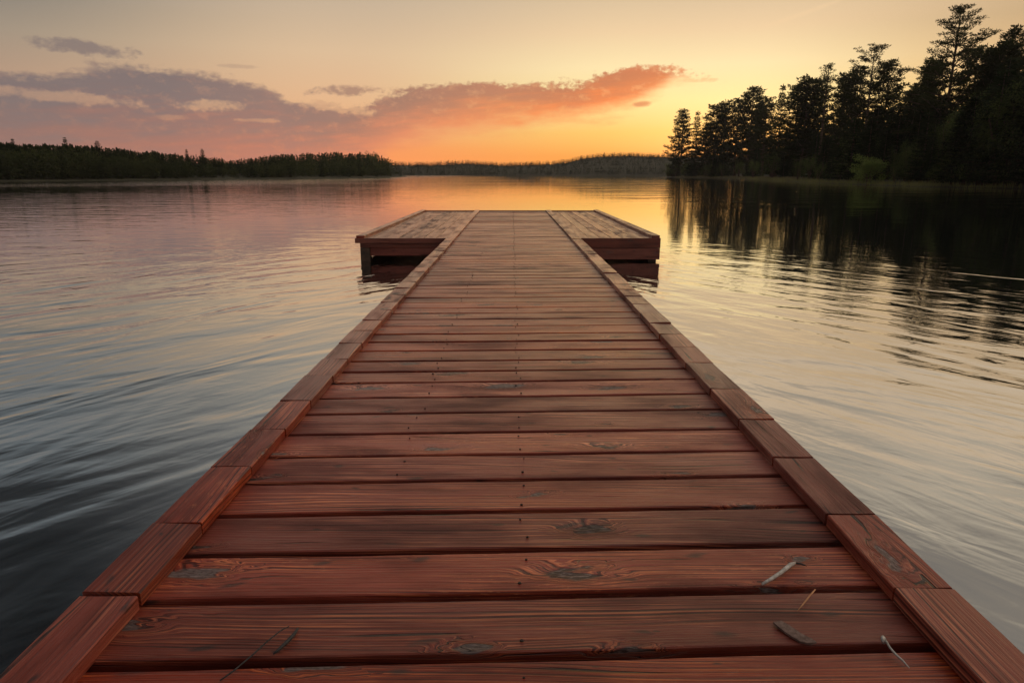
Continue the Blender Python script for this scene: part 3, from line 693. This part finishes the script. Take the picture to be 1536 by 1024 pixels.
for i in range(190):
    px = 1000+ (1660-1000)*((i+r2.random())/190)**1.25; k = r2.choice([4, 6, 8, 11, 15, 20, 26]) if px > 1090 else r2.choice([2.5, 4, 6, 9])
    py = interp(MASS, px) + (r2.uniform(0, 14) if k > 8 or px < 1090 else r2.uniform(10, 60))
    py = min(py, 262 - 14)
    if r2.random() < .62:
        grow('spruce_tree', r2.choice(SPRUCES), px, py, k, 'dark spruce packed in the shaded lower wall of forest on the right shore', 'tree', 'spruces in the right forest', r2.uniform(1.2, 1.8))
    else:
        grow('leafy_tree', r2.choice(LEAFY), px, py+8, k, 'dull green broadleaf tree packed in the shaded forest wall on the right shore', 'tree', 'broadleaf trees in the right forest', r2.uniform(.6, .9))
# bushes along the water
grow('willow_bush', WILLOW, 1308, 226, .9, 'bright green rounded bush at the water edge below the broad pine', 'bush', wide=1.05)
grow('leafy_bush', LEAFY[2], 1440, 200, 3.0, 'mid green tall bush near the shore below the tallest pine', 'bush', wide=.75)
grow('leafy_bush', LEAFY[0], 1370, 215, 3.2, 'dark green bush right of the bright rounded bush', 'bush', wide=.9)
grow('leafy_bush', LEAFY[1], 1162, 222, 2.6, 'dark rounded bush where the low grassy spit meets the forest', 'bush', wide=1.1)
grow('leafy_bush', LEAFY[2], 1530, 240, 2.4, 'low green bush at the right edge of the photo', 'bush', wide=1.0)
for px, py, v in ((1003, 240, 1), (1016, 238, 2), (1010, 246, 0), (1030, 240, 1), (1060, 240, 0), (1085, 238, 2), (1110, 236, 1), (1132, 232, 0), (1200, 232, 1), (1230, 236, 2), (1262, 238, 0), (1345, 238, 1), (1405, 240, 0), (1480, 236, 2), (1500, 232, 1)):
    grow('leafy_bush', LEAFY[v], px, py, 2.2, 'low shadowy shrub along the foot of the right forest', 'bush', 'shrubs along the right shore', .9)
# reeds and grass strip
m = MB(); r3 = random.Random(9)
for i in range(15000):
    Y = 36+ 150*r3.random()**1.5; k = r3.uniform(-.7, 1.6)
    if mnoise.noise(Vector((Y*.16, 8, 4))) + .28 < r3.random()*.5: continue
    h = r3.uniform(.45, 1.0)*(.75+.5*mnoise.noise(Vector((Y*.25, 1, 4))))
    m.blade((shore_x(Y)+k, Y, max(-.05, land_z(k)-.05)), (jit(r3, .22), jit(r3, .22), 1), h, .035, (jit(r3, 1), jit(r3, 1), 0))
tag(m.build('reeds', M['reed']), 'pale green reeds fringing the waterline of the right shore', 'reeds', kind='stuff')
m = MB()
for i in range(7000):
    Y = r3.uniform(130, 285); k = r3.uniform(-.3, 4.5)
    m.blade((shore_x(Y)+k, Y, land_z(k)-.03), (jit(r3, .4), jit(r3, .4), 1), r3.uniform(.3, .7), .09, (jit(r3, 1), jit(r3, 1), 0))
tag(m.build('shore_grass', M['grass']), 'pale dry grass on the low spit below the far end of the right forest', 'grass', kind='stuff')

# ------------------------------------------------------------------ left and far forests
def lowpoly_spruce(r, c, base, h, w, n):
    base = Vector(base)
    for i in range(n):
        f = r.random()**.8; z = h*(.04+.93*f); L = w*h*(1-f)**.85*r.uniform(.6, 1.15)+.012*h; a = r.uniform(0, 6.28)
        d = Vector((math.cos(a), math.sin(a), 0)); dr = -.25+.6*f
        c.blade(base+Vector((0, 0, z))+d*L*.1, d+Vector((jit(r, .25), jit(r, .25), dr+jit(r, .3))), L, L*.6+.03*h, (jit(r, .4), jit(r, .4), 1))
    for _ in range(3): c.blade(base+Vector((0, 0, h*.88)), (jit(r, .08), jit(r, .08), 1), h*.13, h*.05, (jit(r, 1), 1, 0))
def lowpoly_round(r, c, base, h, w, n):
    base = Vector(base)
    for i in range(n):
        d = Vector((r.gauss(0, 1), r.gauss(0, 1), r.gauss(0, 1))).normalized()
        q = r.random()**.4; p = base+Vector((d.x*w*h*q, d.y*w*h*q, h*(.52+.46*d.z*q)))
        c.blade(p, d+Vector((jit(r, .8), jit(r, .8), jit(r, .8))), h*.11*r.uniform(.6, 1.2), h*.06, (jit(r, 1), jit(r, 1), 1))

LS = [(-1200, 268, 0), (-500, 271.5), (0, 272.3), (150, 271), (300, 269.6), (450, 268), (612, 265.4)]
LP = [ground(q[0], q[1]) for q in LS]
# shoreline as a path with an inland direction
def left_pt(s):
    s = max(0, min(len(LP)-1.0001, s)); i = int(s); return LP[i].lerp(LP[i+1], s-i)
INL = Vector((-.80, .60, 0))
def lz(k): return interp([(-3, -.5), (0, -.03), (1.5, .25), (5, .8), (20, 2.0), (60, 4), (300, 10)], k)
m = MB(); offs = [-3, 0, 1.5, 5, 12, 25, 60, 140, 300]; ns = 60
for i in range(ns+1):
    p = left_pt(i/ns*(len(LP)-1))
    for k in offs: q = p+INL*k; m.v.append((q.x, q.y, lz(k)))
for i in range(ns):
    for j in range(len(offs)-1):
        a = i*len(offs)+j; m.f.append((a, a+len(offs), a+len(offs)+1, a+1))
tag(m.build('left_shore', M['soil'], None, True), kind='structure')
PROF = [(-700, 210), (-200, 212), (0, 212), (60, 216), (110, 215), (150, 219), (200, 224), (290, 231), (340, 238), (362, 238), (400, 232), (470, 227), (520, 228), (560, 229), (585, 236), (600, 243), (613, 249), (640, 255)]
def project(p):
    q = Vector(p)-Vector((0, 0, CAMZ)); zc = q.y*CT - q.z*ST; yc = q.y*ST + q.z*CT
    return 768+F*q.x/zc, 512-F*yc/zc
r4 = random.Random(44)
sp, lf = MB(), MB()
for i in range(3000):
    s = r4.uniform(.8, len(LP)-1); k = r4.choice([2, 3, 4, 6, 9, 13, 18, 25, 34])*r4.uniform(.8, 1.2)
    b = left_pt(s)+INL*k; b.z = lz(k); px, py = project(b)
    if px > 618 or px < -420: continue
    front = k < 7
    pyt = interp(PROF, px)+2.2*mnoise.noise(Vector((px*.045, 1, 7)))+3.0*mnoise.noise(Vector((px*.13, 5, 2)))+abs(r4.gauss(0, 2.0))+(r4.uniform(6, 30) if front else 0)+r4.uniform(0, 3)
    h = at_y(px, pyt, b.y).z-b.z
    if h < 1.2: continue
    h = min(h, 16)
    if (front and r4.random() < .7) or r4.random() < .3: lowpoly_round(r4, lf, b, h, .34, 90)
    else: lowpoly_spruce(r4, sp, b, h, r4.uniform(.20, .32), 90)
sp.v = [Vector(v) for v in sp.v]
o = sp.build('far_spruce_wood', M['spruce']); tag(o, 'dark spruce wood along the low left shore', 'forest', kind='stuff')
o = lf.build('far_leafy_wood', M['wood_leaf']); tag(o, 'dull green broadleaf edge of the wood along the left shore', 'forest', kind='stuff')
# spires one can pick out above the left wood
def left_tree(px, py, k, meshes, label, wide=1.0, name='spruce_tree', group=None):
    best = None
    for i in range(1200):
        s = .3+i/1200*(len(LP)-1.3); b = left_pt(s)+INL*k; b.z = lz(k); e = abs(project(b)[0]-px)
        if best is None or e < best[0]: best = (e, b)
    b = best[1]; h = at_y(px, py, b.y).z-b.z
    tree(name, meshes, b, h, rng.uniform(0, 6), label, 'tree', group, wide)
left_tree(105, 206, 10, SPRUCES[0], 'tallest pointed spruce breaking the skyline of the left wood')
left_tree(152, 211, 10, SPRUCES[2], 'broad double topped spruce right of the tallest one on the left skyline', 1.1)
left_tree(27, 208, 10, SPRUCES[1], 'slim spruce poking up at the far left end of the wood')
left_tree(307, 223, 8, SPRUCES[2], 'dark spruce with a notched tip just left of the dip in the left skyline')
left_tree(284, 224, 8, SPRUCES[0], 'small spruce left of the one with a notched tip, above the dip')
left_tree(560, 222, 6, LEAFY[1], 'round crowned tree standing out near the right end of the left wood', 1.0, 'leafy_tree')

# far shore, hills with their own wood
FAR = [(380, 243), (560, 245), (640, 246), (700, 243.5), (760, 246.5), (820, 245), (850, 242), (870, 236.5), (900, 232.5), (940, 231.5), (1000, 233.5), (1060, 234), (1200, 236), (1400, 235)]
FY = 640
def ridge(px): return at_y(px, interp(FAR, px)+3.0, FY+60).z
m = MB(); rows = [(-6, 0, -.4), (0, 0, .12), (6, .12, .5), (25, .5, .5), (60, 1.0, .2), (110, .95, 0), (220, .5, 0)]
cols = list(range(200, 1420, 12))
for px in cols:
    for dy_, f, c in rows:
        Y = FY+dy_; X = at_y(px, 262, FY).x*(Y/FY); m.v.append((X, Y, max(-.4, ridge(px)*f+c)))
for i in range(len(cols)-1):
    for j in range(len(rows)-1):
        a = i*len(rows)+j; m.f.append((a, a+len(rows), a+len(rows)+1, a+1))
tag(m.build('far_hills', M['soil'], None, True), kind='structure')
r5 = random.Random(8); fw = MB()
for i in range(4200):
    px = r5.uniform(400, 1200); dy_ = r5.choice([3, 8, 15, 25, 35, 45, 55, 62]); f = interp([(a, b) for a, b, _ in rows], dy_)
    Y = FY+dy_; X = at_y(px, 262, FY).x*(Y/FY); z = ridge(px)*f
    h = r5.uniform(3.2, 5.2) if dy_ > 10 else r5.uniform(3, 6)
    lowpoly_spruce(r5, fw, (X, Y, z-.3), h, r5.uniform(.26, .42), 26)
for i in range(1900):
    px = r5.uniform(400, 1200); dy_ = r5.uniform(50, 66); Y = FY+dy_; X = at_y(px, 262, FY).x*(Y/FY)
    lowpoly_spruce(r5, fw, (X, Y, ridge(px)-.6), r5.uniform(2.8, 4.6), r5.uniform(.32, .5), 22)
tag(fw.build('distant_forest', M['spruce']), 'hazy distant forest on the low hills across the lake', 'forest', kind='stuff')

# ------------------------------------------------------------------ evening haze
HAZE = 0.00016
if HAZE:
    m, n, out = material('haze_air')
    pv = n.new('ShaderNodeVolumePrincipled'); pv.inputs['Color'].default_value = (.86, .82, .82, 1)
    pv.inputs['Density'].default_value = HAZE; pv.inputs['Anisotropy'].default_value = .3
    n.l.new(pv.outputs[0], out.inputs['Volume'])
    b = MB(); b.box((-1050, -320, -1.5), (1050, 1010, 60)); tag(b.build('haze', m), kind='stuff')
